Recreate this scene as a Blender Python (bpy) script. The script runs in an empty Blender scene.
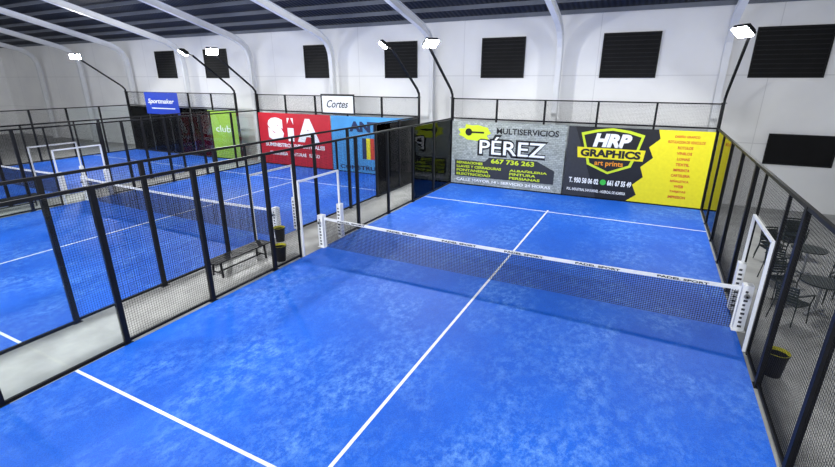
import bpy, math, random
from mathutils import Vector, Matrix
random.seed(4)
sc = bpy.context.scene
sc.view_settings.view_transform = 'Standard'
COL = sc.collection

# ---------------------------------------------------------------- materials
def srgb(r, g, b):
    f = lambda c: (c/255/12.92) if c/255 <= 0.04045 else ((c/255+0.055)/1.055)**2.4
    return (f(r), f(g), f(b), 1)

def new_mat(name):
    m = bpy.data.materials.new(name); m.use_nodes = True
    nt = m.node_tree; b = nt.nodes['Principled BSDF']
    return m, nt, b

def pmat(name, col, rough=0.6, metal=0.0, spec=0.5, noise=0.0, scale=8.0, emis=None):
    m, nt, b = new_mat(name)
    b.inputs['Roughness'].default_value = rough
    b.inputs['Metallic'].default_value = metal
    b.inputs['Specular IOR Level'].default_value = spec
    b.inputs['Base Color'].default_value = col
    if noise > 0:
        tc = nt.nodes.new('ShaderNodeTexCoord')
        n = nt.nodes.new('ShaderNodeTexNoise'); n.inputs['Scale'].default_value = scale
        n.inputs['Detail'].default_value = 5
        nt.links.new(tc.outputs['Object'], n.inputs['Vector'])
        r = nt.nodes.new('ShaderNodeValToRGB')
        r.color_ramp.elements[0].position = 0.3; r.color_ramp.elements[1].position = 0.7
        a = tuple(c*(1-noise) for c in col[:3])+(1,); c2 = tuple(min(1, c*(1+noise)) for c in col[:3])+(1,)
        r.color_ramp.elements[0].color = a; r.color_ramp.elements[1].color = c2
        nt.links.new(n.outputs['Fac'], r.inputs['Fac'])
        nt.links.new(r.outputs['Color'], b.inputs['Base Color'])
    if emis:
        b.inputs['Emission Color'].default_value = emis[0]
        b.inputs['Emission Strength'].default_value = emis[1]
    return m

def turf_mat():
    m, nt, b = new_mat('turf_blue'); L = nt.links; N = nt.nodes
    tc = N.new('ShaderNodeTexCoord')
    def noise(scale, detail, stretch=None, rough=0.65, rot=0, off=0):
        mp = N.new('ShaderNodeMapping'); L.new(tc.outputs['Object'], mp.inputs['Vector'])
        if stretch: mp.inputs['Scale'].default_value = stretch
        mp.inputs['Rotation'].default_value = (0, 0, rot); mp.inputs['Location'].default_value = (off, off, 0)
        n = N.new('ShaderNodeTexNoise'); n.inputs['Scale'].default_value = scale
        n.inputs['Detail'].default_value = detail; n.inputs['Roughness'].default_value = rough
        L.new(mp.outputs['Vector'], n.inputs['Vector']); return n
    def ramp(src, p0, c0, p1, c1):
        r = N.new('ShaderNodeValToRGB'); r.color_ramp.elements[0].position = p0; r.color_ramp.elements[1].position = p1
        r.color_ramp.elements[0].color = c0; r.color_ramp.elements[1].color = c1
        L.new(src, r.inputs['Fac']); return r
    g1 = lambda v: (v, v, v, 1)
    n1 = noise(0.5, 5); n2 = noise(4.5, 12, (1.3, 0.9, 1), 0.8, 0.3); n3 = noise(60, 4, None, .7); n4 = noise(0.6, 4, (1, .7, 1), .6, 0, 3.0)
    base = ramp(n1.outputs['Fac'], 0.3, (0.003, 0.092, 0.56, 1), 0.75, (0.004, 0.125, 0.68, 1))
    r = ramp(n2.outputs['Fac'], 0.45, g1(0), 0.64, g1(1))
    r4 = ramp(n4.outputs['Fac'], 0.42, g1(.1), 0.64, g1(1))
    mul = N.new('ShaderNodeMath'); mul.operation = 'MULTIPLY'
    L.new(r.outputs['Color'], mul.inputs[0]); L.new(r4.outputs['Color'], mul.inputs[1])
    mix = N.new('ShaderNodeMixRGB'); L.new(mul.outputs[0], mix.inputs['Fac'])
    L.new(base.outputs['Color'], mix.inputs['Color1']); mix.inputs['Color2'].default_value = (0.13, 0.32, 0.80, 1)
    g = N.new('ShaderNodeMixRGB'); g.blend_type = 'MULTIPLY'; g.inputs['Fac'].default_value = 0.6
    gr = ramp(n3.outputs['Fac'], 0.32, (0.4, 0.42, 0.5, 1), 0.6, g1(1))
    L.new(mix.outputs['Color'], g.inputs['Color1']); L.new(gr.outputs['Color'], g.inputs['Color2'])
    L.new(g.outputs['Color'], b.inputs['Base Color'])
    bp = N.new('ShaderNodeBump'); bp.inputs['Strength'].default_value = 0.5; bp.inputs['Distance'].default_value = 0.01
    L.new(n3.outputs['Fac'], bp.inputs['Height']); L.new(bp.outputs['Normal'], b.inputs['Normal'])
    b.inputs['Roughness'].default_value = 0.55; b.inputs['Specular IOR Level'].default_value = 0.25
    return m

def wall_mat():
    m, nt, b = new_mat('wall_panels'); L = nt.links; N = nt.nodes
    tc = N.new('ShaderNodeTexCoord'); sep = N.new('ShaderNodeSeparateXYZ')
    L.new(tc.outputs['Object'], sep.inputs[0])
    add = N.new('ShaderNodeMath'); add.operation = 'ADD'; L.new(sep.outputs['X'], add.inputs[0]); L.new(sep.outputs['Y'], add.inputs[1])
    def seam(src, period, width):
        d = N.new('ShaderNodeMath'); d.operation = 'PINGPONG'; d.inputs[1].default_value = period/2
        L.new(src, d.inputs[0])
        c = N.new('ShaderNodeMath'); c.operation = 'LESS_THAN'; c.inputs[1].default_value = width
        L.new(d.outputs[0], c.inputs[0]); return c
    s1 = seam(add.outputs[0], 6.05, 0.014); s2 = seam(sep.outputs['Z'], 2.5, 0.018)
    mx = N.new('ShaderNodeMath'); mx.operation = 'MAXIMUM'; L.new(s1.outputs[0], mx.inputs[0]); L.new(s2.outputs[0], mx.inputs[1])
    n = N.new('ShaderNodeTexNoise'); n.inputs['Scale'].default_value = 0.5; n.inputs['Detail'].default_value = 5
    L.new(tc.outputs['Object'], n.inputs['Vector'])
    r = N.new('ShaderNodeValToRGB'); r.color_ramp.elements[0].position = 0.3; r.color_ramp.elements[1].position = 0.7
    r.color_ramp.elements[0].color = (0.80, 0.80, 0.81, 1); r.color_ramp.elements[1].color = (0.88, 0.88, 0.88, 1)
    L.new(n.outputs['Fac'], r.inputs['Fac'])
    mix = N.new('ShaderNodeMixRGB'); mix.blend_type = 'MULTIPLY'
    sc_ = N.new('ShaderNodeMath'); sc_.operation = 'MULTIPLY'; sc_.inputs[1].default_value = 0.22
    L.new(mx.outputs[0], sc_.inputs[0]); L.new(sc_.outputs[0], mix.inputs['Fac'])
    L.new(r.outputs['Color'], mix.inputs['Color1']); mix.inputs['Color2'].default_value = (0.2, 0.2, 0.22, 1)
    L.new(mix.outputs['Color'], b.inputs['Base Color']); b.inputs['Roughness'].default_value = 0.7
    return m

def roof_mat():
    m, nt, b = new_mat('roof_corrugated'); L = nt.links; N = nt.nodes
    tc = N.new('ShaderNodeTexCoord')
    w = N.new('ShaderNodeTexWave'); w.wave_type = 'BANDS'; w.bands_direction = 'X'; w.inputs['Scale'].default_value = 1.4
    L.new(tc.outputs['Object'], w.inputs['Vector'])
    r = N.new('ShaderNodeValToRGB'); r.color_ramp.elements[0].color = (0.005, 0.009, 0.022, 1); r.color_ramp.elements[1].color = (0.016, 0.024, 0.048, 1)
    L.new(w.outputs['Fac'], r.inputs['Fac']); L.new(r.outputs['Color'], b.inputs['Base Color'])
    bp = N.new('ShaderNodeBump'); bp.inputs['Strength'].default_value = 0.6; bp.inputs['Distance'].default_value = 0.04
    L.new(w.outputs['Fac'], bp.inputs['Height']); L.new(bp.outputs['Normal'], b.inputs['Normal'])
    b.inputs['Roughness'].default_value = 0.6; b.inputs['Specular IOR Level'].default_value = 0.25
    return m

def glass_mat():
    m = bpy.data.materials.new('court_glass'); m.use_nodes = True; nt = m.node_tree; nt.nodes.clear()
    o = nt.nodes.new('ShaderNodeOutputMaterial'); mx = nt.nodes.new('ShaderNodeMixShader')
    t = nt.nodes.new('ShaderNodeBsdfTransparent'); t.inputs[0].default_value = (0.95, 0.975, 0.975, 1)
    g = nt.nodes.new('ShaderNodeBsdfGlossy'); g.inputs['Roughness'].default_value = 0.02
    f = nt.nodes.new('ShaderNodeFresnel'); f.inputs['IOR'].default_value = 1.28
    nt.links.new(f.outputs[0], mx.inputs[0]); nt.links.new(t.outputs[0], mx.inputs[1]); nt.links.new(g.outputs[0], mx.inputs[2])
    nt.links.new(mx.outputs[0], o.inputs[0]); return m

def stone_mat():
    m, nt, b = new_mat('banner_stone_print'); L = nt.links; N = nt.nodes
    tc = N.new('ShaderNodeTexCoord')
    mp = N.new('ShaderNodeMapping'); mp.inputs['Rotation'].default_value = (math.radians(90), 0, 0)
    L.new(tc.outputs['Object'], mp.inputs['Vector'])
    br = N.new('ShaderNodeTexBrick'); br.inputs['Scale'].default_value = 3.2
    br.inputs['Color1'].default_value = srgb(178, 184, 178); br.inputs['Color2'].default_value = srgb(148, 155, 148)
    br.inputs['Mortar'].default_value = srgb(116, 120, 116); br.inputs['Mortar Size'].default_value = 0.02
    L.new(mp.outputs['Vector'], br.inputs['Vector'])
    n = N.new('ShaderNodeTexNoise'); n.inputs['Scale'].default_value = 6; n.inputs['Detail'].default_value = 6
    L.new(tc.outputs['Object'], n.inputs['Vector'])
    mx = N.new('ShaderNodeMixRGB'); mx.blend_type = 'OVERLAY'; mx.inputs['Fac'].default_value = 0.4
    L.new(br.outputs['Color'], mx.inputs['Color1']); L.new(n.outputs['Fac'], mx.inputs['Color2'])
    L.new(mx.outputs['Color'], b.inputs['Base Color']); b.inputs['Roughness'].default_value = 0.5
    return m

M = dict(
 turf=turf_mat(), wall=wall_mat(), roof=roof_mat(), glass=glass_mat(), stone=stone_mat(),
 line=pmat('line_white', (0.70, 0.74, 0.80, 1), 0.7, noise=0.12, scale=9),
 concrete=pmat('concrete_floor', (0.30, 0.30, 0.29, 1), 0.45, noise=0.22, scale=1.6),
 black=pmat('black_steel', (0.007, 0.007, 0.008, 1), 0.5, spec=0.2, noise=0.2, scale=3),
 wire=pmat('black_wire', (0.007, 0.007, 0.008, 1), 0.6, spec=0.2, noise=0.1),
 cord=pmat('net_cord', (0.006, 0.007, 0.012, 1), 0.8, noise=0.1),
 white=pmat('white_paint', (0.80, 0.81, 0.82, 1), 0.45, noise=0.03),
 tape=pmat('white_tape', (0.80, 0.81, 0.82, 1), 0.6, noise=0.03),
 beam=pmat('frame_steel_paint', (0.70, 0.71, 0.73, 1), 0.45, noise=0.05, scale=2),
 purlin=pmat('purlin_steel', (0.12, 0.135, 0.17, 1), 0.45, noise=0.1, scale=2),
 winglass=pmat('window_dark_glass', (0.006, 0.006, 0.007, 1), 0.6, spec=0.15, noise=0.2, scale=2),
 slat=pmat('window_slat', (0.012, 0.013, 0.014, 1), 0.6, spec=0.2, noise=0.2, scale=2),
 alu=pmat('aluminium', (0.35, 0.36, 0.37, 1), 0.35, 0.8, noise=0.05),
 led=pmat('led_panel', (1, 1, 1, 1), 0.5, noise=0.01, emis=((1, 1, 0.98, 1), 220)),
 red=pmat('banner_red', srgb(190, 22, 38), 0.5, noise=0.08, scale=1.5),
 sky=pmat('banner_blue', srgb(70, 150, 205), 0.5, noise=0.12, scale=1.2),
 royal=pmat('banner_royal', srgb(20, 60, 175), 0.5, noise=0.1),
 lime=pmat('banner_lime', srgb(150, 190, 60), 0.5, noise=0.1),
 limetext=pmat('print_lime', srgb(205, 225, 40), 0.5, noise=0.03),
 yellow=pmat('print_yellow', srgb(235, 222, 25), 0.5, noise=0.04),
 orange=pmat('print_orange', srgb(240, 150, 20), 0.5, noise=0.04),
 ink=pmat('print_black', srgb(16, 17, 19), 0.5, noise=0.2, scale=4),
 inkgrey=pmat('print_grey', srgb(48, 50, 54), 0.5, noise=0.1),
 pwhite=pmat('print_white', srgb(240, 242, 240), 0.5, noise=0.02),
 predtxt=pmat('print_red', srgb(200, 60, 30), 0.5, noise=0.05),
 green=pmat('print_green', srgb(60, 190, 70), 0.5, noise=0.05),
 navy=pmat('print_navy', srgb(20, 40, 80), 0.5, noise=0.05),
 bag=pmat('bin_bag_yellow', srgb(170, 165, 30), 0.4, noise=0.1),
 chair=pmat('chair_resin', (0.02, 0.028, 0.024, 1), 0.35, noise=0.2),
)

# ---------------------------------------------------------------- mesh builder
class MB:
    def __init__(s, origin=(0, 0, 0)):
        s.o = Vector(origin); s.v = []; s.f = []; s.mi = []; s.mats = []
    def m(s, k):
        if k not in s.mats: s.mats.append(k)
        return s.mats.index(k)
    def add(s, vs, fs, k):
        b = len(s.v); s.v += [Vector(v)-s.o for v in vs]
        i = s.m(k)
        for f in fs: s.f.append([b+j for j in f]); s.mi.append(i)
    def box(s, x0, x1, y0, y1, z0, z1, k):
        vs = [(x, y, z) for x in (x0, x1) for y in (y0, y1) for z in (z0, z1)]
        s.add(vs, [(0,1,3,2),(4,6,7,5),(0,4,5,1),(2,3,7,6),(0,2,6,4),(1,5,7,3)], k)
    def beam(s, p, q, w, h, k, caps=True):
        p, q = Vector(p), Vector(q); d = (q-p).normalized()
        up = Vector((0,0,1)) if abs(d.z) < 0.95 else Vector((0,1,0))
        a = d.cross(up).normalized()*w/2; b = a.normalized().cross(d)*h/2
        vs = [p-a-b, p+a-b, p+a+b, p-a+b, q-a-b, q+a-b, q+a+b, q-a+b]
        fs = [(0,1,5,4),(1,2,6,5),(2,3,7,6),(3,0,4,7)]
        if caps: fs += [(3,2,1,0),(4,5,6,7)]
        s.add(vs, fs, k)
    def cyl(s, p, q, r, k, n=12, r2=None, caps=True):
        p, q = Vector(p), Vector(q); d = (q-p).normalized(); r2 = r if r2 is None else r2
        up = Vector((0,0,1)) if abs(d.z) < 0.95 else Vector((0,1,0))
        a = d.cross(up).normalized(); b = a.cross(d)
        vs = []
        for c, rr in ((p, r), (q, r2)):
            for i in range(n):
                t = 2*math.pi*i/n; vs.append(c+a*rr*math.cos(t)+b*rr*math.sin(t))
        fs = [(i, (i+1)%n, n+(i+1)%n, n+i) for i in range(n)]
        if caps: fs += [tuple(reversed(range(n))), tuple(range(n, 2*n))]
        s.add(vs, fs, k)
    def sweep(s, x, prof, t0, t1, w, k):
        """plate following a (y,z) polyline, between normal offsets t0..t1, width w in x"""
        pts = [Vector((0, a, b)) for a, b in prof]; nrm = []
        for i in range(len(pts)):
            d = (pts[min(i+1, len(pts)-1)]-pts[max(i-1, 0)]).normalized()
            nrm.append(Vector((0, -d.z, d.y)))
        vs = []
        for p, n in zip(pts, nrm):
            for t in (t0, t1):
                for dx in (-w/2, w/2):
                    q = p+n*t; vs.append((x+dx, q.y, q.z))
        fs = []
        for i in range(len(pts)-1):
            a = 4*i; b = a+4
            fs += [(a, a+1, b+1, b), (a+2, b+2, b+3, a+3), (a, b, b+2, a+2), (a+1, a+3, b+3, b+1)]
        e = 4*(len(pts)-1); fs += [(0, 2, 3, 1), (e, e+1, e+3, e+2)]
        s.add(vs, fs, k)
    def done(s, name, parent=None):
        me = bpy.data.meshes.new(name); me.from_pydata([tuple(v) for v in s.v], [], s.f)
        for k in s.mats: me.materials.append(M[k])
        me.polygons.foreach_set('material_index', s.mi)
        me.update(); ob = bpy.data.objects.new(name, me); COL.objects.link(ob); ob.location = s.o
        if parent: attach(ob, parent)
        return ob

def attach(ob, parent):
    ob.parent = parent
    ob.matrix_parent_inverse = Matrix.Translation(-parent.location)

def text_fit(body, x0, x1, z0, z1, y, k, parent, offset=0.0, shear=0.0, name='lettering'):
    cu = bpy.data.curves.new('t', 'FONT'); cu.body = body; cu.size = 1; cu.offset = offset; cu.extrude = 0.003
    cu.shear = shear; cu.resolution_u = 3
    to = bpy.data.objects.new('t', cu); COL.objects.link(to)
    dg = bpy.context.evaluated_depsgraph_get(); dg.update()
    me = bpy.data.meshes.new_from_object(to.evaluated_get(dg))
    bpy.data.objects.remove(to)
    xs = [v.co.x for v in me.vertices]; ys = [v.co.y for v in me.vertices]
    ax, bx, ay, by = min(xs), max(xs), min(ys), max(ys)
    sx = (x1-x0)/(bx-ax); sz = (z1-z0)/(by-ay)
    for v in me.vertices:
        v.co = Vector(((v.co.x-ax)*sx, -v.co.z, (v.co.y-ay)*sz))
    me.materials.clear(); me.materials.append(M[k])
    ob = bpy.data.objects.new(name, me); COL.objects.link(ob); ob.location = (x0, y, z0)
    attach(ob, parent); return ob

def flat(name, pts, y, k, parent, t=0.004):
    b = MB((pts[0][0], y, pts[0][1])); n = len(pts)
    vs = [(x, y-t, z) for x, z in pts]+[(x, y, z) for x, z in pts]
    fs = [tuple(range(n)), tuple(reversed(range(n, 2*n)))]+[(i, i+n, (i+1)%n+n, (i+1)%n) for i in range(n)]
    b.add(vs, fs, k); return b.done(name, parent)

# ---------------------------------------------------------------- room shell
YW = 11.45; XL, XR = -50.0, 13.5; YN = -16.0
EAVE = 7.5; SL = 0.26; YR = -6.0
b = MB(); b.box(XL, XR, YN, YW, -0.2, 0, 'concrete'); b.done('floor')
b = MB(); b.box(XL, XR, YW, YW+0.25, 0, EAVE+0.1, 'wall'); b.done('wall_far')
zr = EAVE+SL*(YW-YR)
def side_wall(name, x0, x1):
    b = MB(); ze = EAVE; zn = zr-SL*(YR-YN)
    prof = [(YN, 0), (YW, 0), (YW, ze), (YR, zr), (YN, zn)]
    vs = [(x0, y, z) for y, z in prof]+[(x1, y, z) for y, z in prof]
    fs = [(4,3,2,1,0), (5,6,7,8,9)]+[(i, (i+1)%5, (i+1)%5+5, i+5) for i in range(5)]
    b.add(vs, fs, 'wall'); b.done(name)
side_wall('wall_left', XL-0.25, XL); side_wall('wall_right', XR, XR+0.25)
b = MB()
zn = zr-SL*(YR-YN)
for (ya, za, yb, zb) in ((YW+0.25, EAVE-0.02, YR, zr), (YR, zr, YN, zn)):
    vs = [(XL-.25, ya, za), (XR+.25, ya, za), (XR+.25, yb, zb), (XL-.25, yb, zb)]
    vs += [(x, y, z+0.12) for x, y, z in vs]
    b.add(vs, [(0,1,2,3),(7,6,5,4),(0,4,5,1),(1,5,6,2),(2,6,7,3),(3,7,4,0)], 'roof')
b.done('ceiling')
b = MB((0, YW, EAVE))
y = YW-0.35
while y > YR:
    z = EAVE+SL*(YW-y)-0.11
    b.beam((XL, y, z), (XR, y, z), 0.07, 0.16, 'purlin'); y -= 1.15
b.done('roof_purlins')
cols = [5.2-6.05*k for k in range(-1, 9)]
prof = [(11.22, 0), (11.22, 5.7), (11.16, 6.2), (10.98, 6.62), (10.65, 6.95), (10.1, 7.22), (9.2, 7.47)]
y = 8.0
while y >= YR: prof.append((y, 7.47+SL*(9.2-y))); y -= 1.75
for cx in cols:
    b = MB((cx, 11.22, 0))
    b.sweep(cx, prof, -0.015, 0.015, 0.22, 'beam')
    b.sweep(cx, prof, 0.27, 0.30, 0.22, 'beam')
    b.sweep(cx, prof, 0.0, 0.29, 0.03, 'beam')
    b.box(cx-.2, cx+.2, 10.86, 11.4, 0, 0.03, 'beam')
    b.done('portal_frame')

def window(n, x0, x1, z0, z1, slats=True):
    b = MB((x0, YW, z0)); y = YW
    b.box(x0, x1, y-0.03, y-0.005, z0, z1, 'winglass')
    f = 0.05
    for a in ((x0-f, x1+f, z0-f, z0), (x0-f, x1+f, z1, z1+f), (x0-f, x0, z0, z1), (x1, x1+f, z0, z1)):
        b.box(a[0], a[1], y-0.06, y, a[2], a[3], 'black')
    if slats:
        z = z0+0.12
        while z < z1-0.05:
            b.beam((x0, y-0.045, z), (x1, y-0.045, z), 0.02, 0.03, 'slat'); z += 0.16
    b.done('window_%d' % n)
wx = [(6.1, 8.25), (0.85, 2.9), (-4.45, -2.5), (-9.75, -7.95), (-15.1, -13.25), (-23.4, -21.4), (-28.3, -26.4)]
for i, (a, c) in enumerate(wx): window(i+1, a, c, 4.95, 6.6)
window(8, 7.2, 9.2, 1.8, 2.85, False)

# ---------------------------------------------------------------- courts
W = 5.32
CC = [0.0, -12.42, -24.84]
def court(cx):
    b = MB((cx, 0, 0)); WT = W-0.05
    b.box(cx-WT, cx+WT, -9.98, 9.93, 0.0, 0.012, 'turf')
    t = 0.028
    b.box(cx-t, cx+t, -7.15, 7.15, 0.010, 0.016, 'line')
    for s in (-1, 1):
        b.box(cx-WT, cx+WT, s*6.95-t, s*6.95+t, 0.010, 0.0155, 'line')
    b.done('padel_court')

def net(cx, text=False):
    root = MB((cx, 0, 0)); x0, x1 = cx-W+0.12, cx+W-0.12
    top = lambda x: 0.85+0.07*((x-cx)/W)**2
    n = int((x1-x0)/0.045)
    for i in range(n+1):
        x = x0+(x1-x0)*i/n
        root.beam((x, 0, 0.03), (x, 0, top(x)-0.03), 0.008, 0.008, 'cord', False)
    for j in range(20):
        f = j/19
        seg = 12
        for i in range(seg):
            xa, xb = x0+(x1-x0)*i/seg, x0+(x1-x0)*(i+1)/seg
            root.beam((xa, 0, 0.03+f*(top(xa)-0.06)), (xb, 0, 0.03+f*(top(xb)-0.06)), 0.008, 0.008, 'cord', False)
    seg = 16
    for i in range(seg):
        xa, xb = x0+(x1-x0)*i/seg, x0+(x1-x0)*(i+1)/seg
        root.beam((xa, 0, top(xa)+0.0), (xb, 0, top(xb)+0.0), 0.03, 0.075, 'tape', False)
    root.box(x0, x0+.03, -.012, .012, .03, .9, 'tape'); root.box(x1-.03, x1, -.012, .012, .03, .9, 'tape')
    for s in (-1, 1):
        px = cx+s*(W-0.02)
        root.box(px-0.09, px+0.09, -0.09, 0.09, 0.013, 1.02, 'white')
        root.box(px-0.12, px+0.12, -0.12, 0.12, 0.013, 0.03, 'white')
        root.cyl((px, -0.1, 0.8), (px, -0.14, 0.8), 0.05, 'alu')
        root.cyl((px, -0.14, 0.8), (px, -0.17, 0.8), 0.02, 'black')
        for q in range(9):
            zz = 0.1+q*0.095
            root.box(px-0.035, px+0.035-0.012*(q%3), -0.094, -0.088, zz, zz+0.045, 'inkgrey')
    ob = root.done('padel_net')
    if text:
        for i in range(6):
            xa = x0+0.5+i*1.68
            zc = top(xa+0.5)
            text_fit('PADEL SPORT', xa, xa+0.95, zc-0.024, zc+0.024, -0.018, 'ink', ob, 0.03)
    return ob

def wire_panel(b, x, ya, yb, z0, z1, axis='y', step=0.05, t=0.0034):
    n = int(round((yb-ya)/step))
    for i in range(n+1):
        v = ya+(yb-ya)*i/n
        if axis == 'y': b.beam((x, v, z0), (x, v, z1), t, t, 'wire', False)
        else: b.beam((v, x, z0), (v, x, z1), t, t, 'wire', False)
    n = int(round((z1-z0)/step))
    for i in range(n+1):
        z = z0+(z1-z0)*i/n
        if axis == 'y': b.beam((x, ya, z), (x, yb, z), t, t, 'wire', False)
        else: b.beam((ya, x, z), (yb, x, z), t, t, 'wire', False)

H = 3.12
def enclosure(cx):
    b = MB((cx, 0, 0)); P = 0.05
    g = MB((cx, 0, 0))
    for s in (-1, 1):
        x = cx+s*(W+0.02)
        for y in (-10, -8, -6, -4, -2, 2, 4, 6, 8, 10):
            w = P
            top = 4.02 if abs(y) == 10 else H
            b.box(x-0.04, x+0.04, y-w, y+w, 0, top, 'black')
            b.box(x-0.06, x+0.06, y-0.09, y+0.09, 0, 0.012, 'black')
        b.beam((x, -10, H-0.02), (x, 10, H-0.02), 0.06, 0.06, 'black')
        for sy in (-1, 1):
            a, c = sorted((sy*6, sy*0.98))
            b.beam((x, a, 0.06), (x, c, 0.06), 0.04, 0.05, 'black')
            wire_panel(b, x, a, c, 0.06, H)
            ga, gc = sorted((sy*6, sy*10))
            b.beam((x, ga, 0.03), (x, gc, 0.03), 0.05, 0.06, 'black')
            b.beam((x, sy*0.98, 0), (x, sy*0.98, H), 0.05, 0.05, 'black')
            for k in range(2):
                g.box(x-0.006, x+0.006, ga+2*k+0.06, ga+2*k+1.94, 0.07, H-0.06, 'glass')
        wire_panel(b, x, -0.98, 0.98, 2.25, H)
        xf = x-s*0.05
        for yy in (-0.9, 0.9):
            b.beam((xf, yy, 0.013), (xf, yy, 2.2), 0.05, 0.05, 'white')
        b.beam((xf, -0.92, 2.2), (xf, 0.92, 2.2), 0.05, 0.05, 'white')
        b.box(xf-0.07, xf+0.07, 0.83, 1.0, 0.05, 1.15, 'white')
        for q in range(9):
            zz = 0.14+q*0.105
            b.box(xf-0.04, xf+0.04-0.012*(q%3), 0.824, 0.836, zz, zz+0.045, 'inkgrey')
    for yy, full in ((10.02, True), (-10.02, False)):
        for k in range(6):
            x = cx-W+2*W*k/5
            b.box(x-0.04, x+0.04, yy if full else yy-0.08, yy+0.08 if full else yy, 0, 4.02 if full else H, 'black')
        b.beam((cx-W, yy+0.03, H), (cx+W, yy+0.03, H), 0.05, 0.06, 'black')
        b.beam((cx-W, yy, 0.03), (cx+W, yy, 0.03), 0.05, 0.06, 'black')
        for k in range(5):
            xa = cx-W+2*W*k/5
            g.box(xa+0.05, xa+2*W/5-0.05, yy-0.006, yy+0.006, 0.07, H-0.05, 'glass')
        if full:
            b.beam((cx-W, yy+0.03, 3.995), (cx+W, yy+0.03, 3.995), 0.05, 0.05, 'black')
            wire_panel(b, yy+0.03, cx-W, cx+W, H, 3.99, 'x')
    ob = b.done('court_fence')
    g.done('glass_panels', ob)

for i, cx in enumerate(CC):
    court(cx); net(cx, i == 0); enclosure(cx)

# ---------------------------------------------------------------- floodlights
def floodlight(x, sy, inward, power):
    zb = 4.022
    b = MB((x, sy*10, zb))
    b.box(x-.08, x+.08, sy*10-.08, sy*10+.08, zb, zb+.02, 'black')
    p1 = Vector((x, sy*9.8, 4.4)); p2 = Vector((x, sy*7.5, 6.05))
    b.beam((x, sy*10, zb+.02), (x, sy*10, 4.2), 0.08, 0.08, 'black')
    b.beam((x, sy*10, 4.17), p1, 0.08, 0.08, 'black'); b.beam(p1, p2, 0.08, 0.08, 'black')
    hp = Vector((x+inward*0.22, sy*7.15, 6.2))
    b.beam(p2, hp, 0.05, 0.05, 'black')
    ob = b.done('floodlight')
    target = Vector((x+inward*4.2, sy*4.6, 0))
    d = (target-hp).normalized()
    rot = (-d).to_track_quat('Z', 'Y').to_matrix().to_4x4()
    h = MB()
    h.box(-0.28, 0.28, -0.19, 0.19, 0.0, 0.09, 'black')
    for k in range(6): h.box(-0.24+k*0.09, -0.22+k*0.09, -0.15, 0.15, 0.09, 0.14, 'black')
    h.box(-0.27, 0.27, -0.18, 0.18, -0.07, 0.0, 'led')
    ho = h.done('lamp_head', ob); ho.matrix_parent_inverse = Matrix.Identity(4)
    ho.matrix_local = Matrix.Translation(-ob.location) @ Matrix.Translation(hp) @ rot
    L = bpy.data.lights.new('lamp_light', 'AREA'); L.shape = 'RECTANGLE'; L.size = 0.45; L.size_y = 0.28
    L.energy = power; L.color = (0.95, 0.98, 1.0)
    lo = bpy.data.objects.new('lamp_light', L); COL.objects.link(lo); lo.parent = ob
    lo.matrix_local = Matrix.Translation(-ob.location) @ Matrix.Translation(hp+d*0.09) @ rot
for cx in CC:
    for s in (-1, 1):
        for sy in (1, -1):
            floodlight(cx+s*(W+0.02), sy, -s, 340)

# ---------------------------------------------------------------- banners
def banner(x0, x1, z0, z1, k, y=9.95):
    b = MB(((x0+x1)/2, y, z0)); b.box(x0, x1, y, y+0.012, z0, z1, k); return b.done('advertising_banner')
YB = 9.95; Y1 = YB-0.003; Y2 = YB-0.008; Y3 = YB-0.013
o = banner(-5.28, -0.03, 0.06, 3.0, 'stone')
pts = []
for i in range(18):
    a = 2*math.pi*i/18; r = 1+0.22*(-1)**i*random.random()
    pts.append((-4.15+0.75*r*math.cos(a), 2.5+0.36*r*math.sin(a)))
flat('key_splash', pts, Y1, 'limetext', o)
flat('key_ring', [(-4.45+0.17*math.cos(t*math.pi/6), 2.52+0.17*math.sin(t*math.pi/6)) for t in range(12)], Y2, 'ink', o)
flat('key_shaft', [(-4.3, 2.48), (-3.7, 2.48), (-3.7, 2.56), (-4.3, 2.56)], Y2, 'ink', o)
text_fit('MULTISERVICIOS', -3.1, -0.35, 2.5, 2.76, Y2, 'ink', o, 0.02)
text_fit('PÉREZ', -3.99, -0.76, 1.46, 2.46, Y1, 'ink', o, 0.08)
text_fit('PÉREZ', -3.89, -0.86, 1.56, 2.36, Y3, 'pwhite', o, 0.01)
flat('text_panel', [(-5.1, .42), (-3.3, .42), (-.4, .42), (-.4, 1.02), (-1.2, 1.4), (-3.4, 1.4), (-3.6, 1.2), (-5.1, 1.2)], Y1, 'inkgrey', o)
text_fit('667 736 263', -3.3, -1.3, 1.14, 1.36, Y2, 'limetext', o, 0.03)
for (a, c, z, s) in ((-5.0, -3.7, 1.08, 'REPARACIONES'), (-5.0, -2.8, .9, 'LLAVES Y CERRADURAS'), (-5.0, -3.4, .72, 'FONTANERIA'), (-5.0, -3.3, .54, 'ELECTRICIDAD'), (-2.4, -.7, .9, 'ALBAÑILERIA'), (-2.4, -1.2, .72, 'PINTURA'), (-2.4, -1.0, .54, 'PERSIANAS')):
    text_fit(s, a, c, z-0.06, z+0.06, Y2, 'limetext', o, 0.03)
text_fit('CALLE MAYOR 14 - SERVICIO 24 HORAS', -5.0, -0.5, .2, .33, Y2, 'pwhite', o, 0.03)
o = banner(0.03, 5.28, 0.06, 3.0, 'ink')
flat('grey_sweep', [(0.03, 0.06), (1.4, 0.06), (0.3, 3.0), (0.03, 3.0)], Y1, 'inkgrey', o)
ys = [(2.6, .06), (2.95, .35), (2.75, .75), (3.1, 1.1), (2.95, 1.5), (3.35, 1.9), (3.15, 2.3), (3.5, 2.65), (3.4, 3.0), (5.28, 3.0), (5.28, .06)]
flat('yellow_paint', list(ys), Y1, 'yellow', o)
flat('shield_edge', [(.75, 2.1), (.55, 2.75), (1.15, 2.9), (1.75, 2.98), (2.4, 2.9), (2.95, 2.75), (2.8, 2.1), (2.6, 1.45), (1.75, 1.1), (.9, 1.45)], Y1, 'limetext', o)
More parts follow.
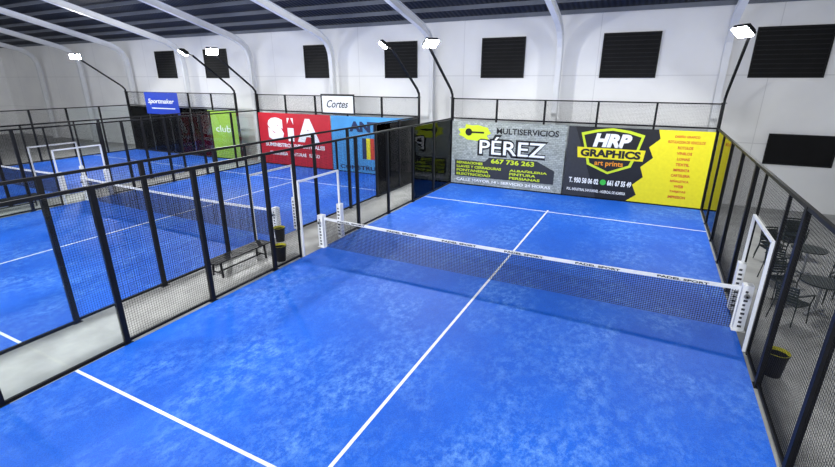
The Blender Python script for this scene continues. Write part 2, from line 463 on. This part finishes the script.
flat('shield', [(.85, 2.1), (.67, 2.66), (1.2, 2.8), (1.75, 2.88), (2.35, 2.8), (2.83, 2.66), (2.7, 2.1), (2.5, 1.52), (1.75, 1.2), (1.0, 1.52)], Y2, 'ink', o)
text_fit('HRP', 1.05, 2.5, 2.2, 2.75, Y3, 'pwhite', o, 0.06, 0.2)
flat('label_bar', [(.5, 1.72), (3.0, 1.72), (3.05, 2.16), (.45, 2.16)], Y3, 'yellow', o)
text_fit('GRAPHICS', .6, 2.9, 1.78, 2.1, Y3-0.006, 'ink', o, 0.05)
text_fit('art prints', 1.2, 2.3, 1.38, 1.64, Y3, 'orange', o, 0.02)
text_fit('T. 950 58 06 02', .25, 1.45, .62, .86, Y2, 'pwhite', o, 0.04)
flat('phone_disc', [(1.63+.12*math.cos(t*math.pi/8), .74+.12*math.sin(t*math.pi/8)) for t in range(16)], Y2, 'green', o)
text_fit('661 67 55 49', 1.8, 2.72, .62, .86, Y2-.004, 'pwhite', o, 0.04)
text_fit('POL. INDUSTRIAL SAN RAFAEL - HUERCAL DE ALMERIA', .2, 2.55, .28, .4, Y2, 'pwhite', o, 0.02)
for i, s in enumerate(['DISEÑO GRAFICO', 'ROTULACION DE VEHICULOS', 'ROTULOS', 'VINILOS', 'LONAS', 'TEXTIL', 'IMPRENTA', 'CARTELERIA', 'SEÑALETICA', 'WEB', 'TARJETAS', 'IMPRESION']):
    z = 2.78-i*0.215; w = 0.045*len(s)+.2
    text_fit(s, 4.4-w/2, 4.4+w/2, z-.055, z+.055, Y2, 'predtxt', o, 0.03)
c2 = CC[1]
o = banner(c2-W+.03, c2-.03, 0.06, 3.0, 'red')
text_fit('S', c2-4.6, c2-3.4, 1.45, 2.75, Y2, 'pwhite', o, 0.09)
text_fit('I', c2-3.1, c2-2.65, 1.45, 2.75, Y2, 'pwhite', o, 0.09)
text_fit('A', c2-2.4, c2-.8, 1.45, 2.75, Y2, 'pwhite', o, 0.09)
flat('logo_tri', [(c2-3.2, 2.2), (c2-2.55, 2.2), (c2-2.87, 2.85)], Y3-.004, 'red', o)
text_fit('SUMINISTROS INDUSTRIALES', c2-4.9, c2-.5, 1.08, 1.3, Y2, 'pwhite', o, 0.03)
text_fit('FERRETERIA   PINTURAS   RIEGO', c2-4.6, c2-.9, .6, .8, Y2, 'pwhite', o, 0.03)
o = banner(c2+.03, c2+W-.03, 0.06, 3.0, 'sky')
text_fit('ANTIU', c2+1.2, c2+3.9, 2.2, 2.75, Y2, 'navy', o, 0.06)
for i, k in enumerate(('navy', 'yellow', 'predtxt')):
    flat('stripe_%d' % (i+1), [(c2+2.0+.25*i, .8), (c2+2.25+.25*i, .8), (c2+2.25+.25*i, 1.9), (c2+2.0+.25*i, 1.9)], Y1, k, o)
text_fit('CONSTRUCCIONES', c2+.5, c2+4.9, .2, .42, Y2, 'navy', o, 0.03)
c3 = CC[2]
o = banner(c3+2.8, c3+W-.03, 0.06, 3.0, 'lime')
text_fit('club', c3+3.4, c3+4.7, 1.7, 2.1, Y2, 'pwhite', o, 0.0)
o = banner(c3-3.2, c3+0.2, 2.6, 4.0, 'royal', 9.92)
text_fit('Sportmaker', c3-2.9, c3-.2, 3.2, 3.6, 9.91, 'pwhite', o, 0.02, 0.3)
flat('underline', [(c3-2.6, 2.95), (c3-.2, 2.95), (c3-.2, 3.01), (c3-2.6, 3.01)], 9.917, 'pwhite', o)
o = banner(c2-.6, c2+1.6, 3.05, 4.1, 'ink', 9.98)
flat('white_field', [(c2-.5, 3.15), (c2+1.5, 3.15), (c2+1.5, 4.0), (c2-.5, 4.0)], 9.977, 'pwhite', o)
text_fit('Cortes', c2-.2, c2+1.2, 3.4, 3.8, 9.968, 'ink', o, 0.01, 0.4)

# ---------------------------------------------------------------- furniture
def bench(x, y0, y1):
    b = MB((x, (y0+y1)/2, 0))
    for i in range(4):
        xx = x-.17+i*.115; b.box(xx-.05, xx+.05, y0, y1, .42, .45, 'black')
    for y in (y0+.2, y1-.2):
        for s in (-1, 1):
            b.beam((x+s*.18, y, 0), (x+s*.15, y, .42), .04, .04, 'black')
        b.beam((x-.18, y, .38), (x+.18, y, .38), .04, .04, 'black')
        b.beam((x-.18, y, .12), (x+.18, y, .12), .03, .03, 'black')
    b.beam((x, y0+.2, .12), (x, y1-.2, .12), .03, .03, 'black')
    b.done('bench')
bench(-6.35, -3.2, -1.3)
bench(-18.8, -3.2, -1.3)

def bin_(x, y):
    b = MB((x, y, 0))
    b.cyl((x, y, 0), (x, y, .42), .13, 'black', 20, .17, False)
    b.cyl((x, y, 0), (x, y, .01), .13, 'black', 20)
    b.cyl((x, y, .42), (x, y, .45), .18, 'black', 20, .18, False)
    b.cyl((x, y, .40), (x, y, .46), .165, 'bag', 20, .18, False)
    b.cyl((x, y, .3), (x, y, .31), .14, 'bag', 20)
    b.done('litter_bin')
bin_(-5.68, -1.42); bin_(-6.85, -.2); bin_(5.62, -1.5)

def chair(x, y, rot, stack=1):
    b = MB(); 
    for k in range(stack):
        dz = k*.1
        for sx in (-1, 1):
            b.cyl((sx*.24, -.23, dz*(k>0)), (sx*.23, -.2, .44+dz), .013, 'chair', 8)
            b.cyl((sx*.23, -.2, .44+dz), (sx*.26, -.2, .66+dz), .013, 'chair', 8)
            b.cyl((sx*.24, .28, dz*(k>0)), (sx*.21, .2, .44+dz), .013, 'chair', 8)
            b.cyl((sx*.21, .2, .44+dz), (sx*.20, .27, .86+dz), .013, 'chair', 8)
            b.beam((sx*.26, -.22, .665+dz), (sx*.215, .24, .68+dz), .04, .02, 'chair')
            b.cyl((sx*.23, -.2, .42+dz), (sx*.21, .2, .42+dz), .011, 'chair', 8)
        for i in range(7):
            yy = -.2+i*.066; b.beam((-.23, yy, .44+dz), (.23, yy, .44+dz), .05, .015, 'chair')
        for i in range(6):
            z = .52+i*.062; yy = .21+.06*i/5
            pts = [(-.2, yy, z+dz), (-.1, yy+.025, z+dz), (.1, yy+.025, z+dz), (.2, yy, z+dz)]
            for p, q in zip(pts, pts[1:]): b.beam(p, q, .012, .042, 'chair')
    ob = b.done('bistro_chair'); ob.location = (x, y, 0); ob.rotation_euler[2] = rot
def table(x, y):
    b = MB()
    b.cyl((0, 0, .72), (0, 0, .745), .38, 'chair', 28); b.cyl((0, 0, .05), (0, 0, .72), .03, 'alu', 12)
    for i in range(4):
        a = math.pi/4+i*math.pi/2
        b.beam((0, 0, .06), (.32*math.cos(a), .32*math.sin(a), .02), .05, .03, 'alu')
    ob = b.done('round_table'); ob.location = (x, y, 0)
table(6.9, 1.6); table(7.2, 4.0)
for x, y, r, s in ((6.35, 2.25, .4, 1), (6.3, .95, 2.4, 1), (7.5, 2.2, -.6, 2), (7.5, .9, -2.2, 1), (6.6, 4.7, .4, 2), (6.5, 3.4, 2.5, 1), (7.9, 3.6, -1.7, 1), (7.2, 5.6, .1, 3)):
    chair(x, y, r, s)

# ---------------------------------------------------------------- world, camera
w = bpy.data.worlds.new('World'); sc.world = w; w.use_nodes = True
bg = w.node_tree.nodes['Background']; bg.inputs[0].default_value = (0.95, 0.97, 1, 1); bg.inputs[1].default_value = 1.35
cam = bpy.data.cameras.new('camera'); co = bpy.data.objects.new('camera', cam); COL.objects.link(co)
cam.sensor_width = 36; cam.lens = 19.4; cam.clip_start = 0.05
co.location = (3.13, -10.2, 4.875); co.rotation_euler = (math.radians(71), 0, math.radians(27))
sc.camera = co
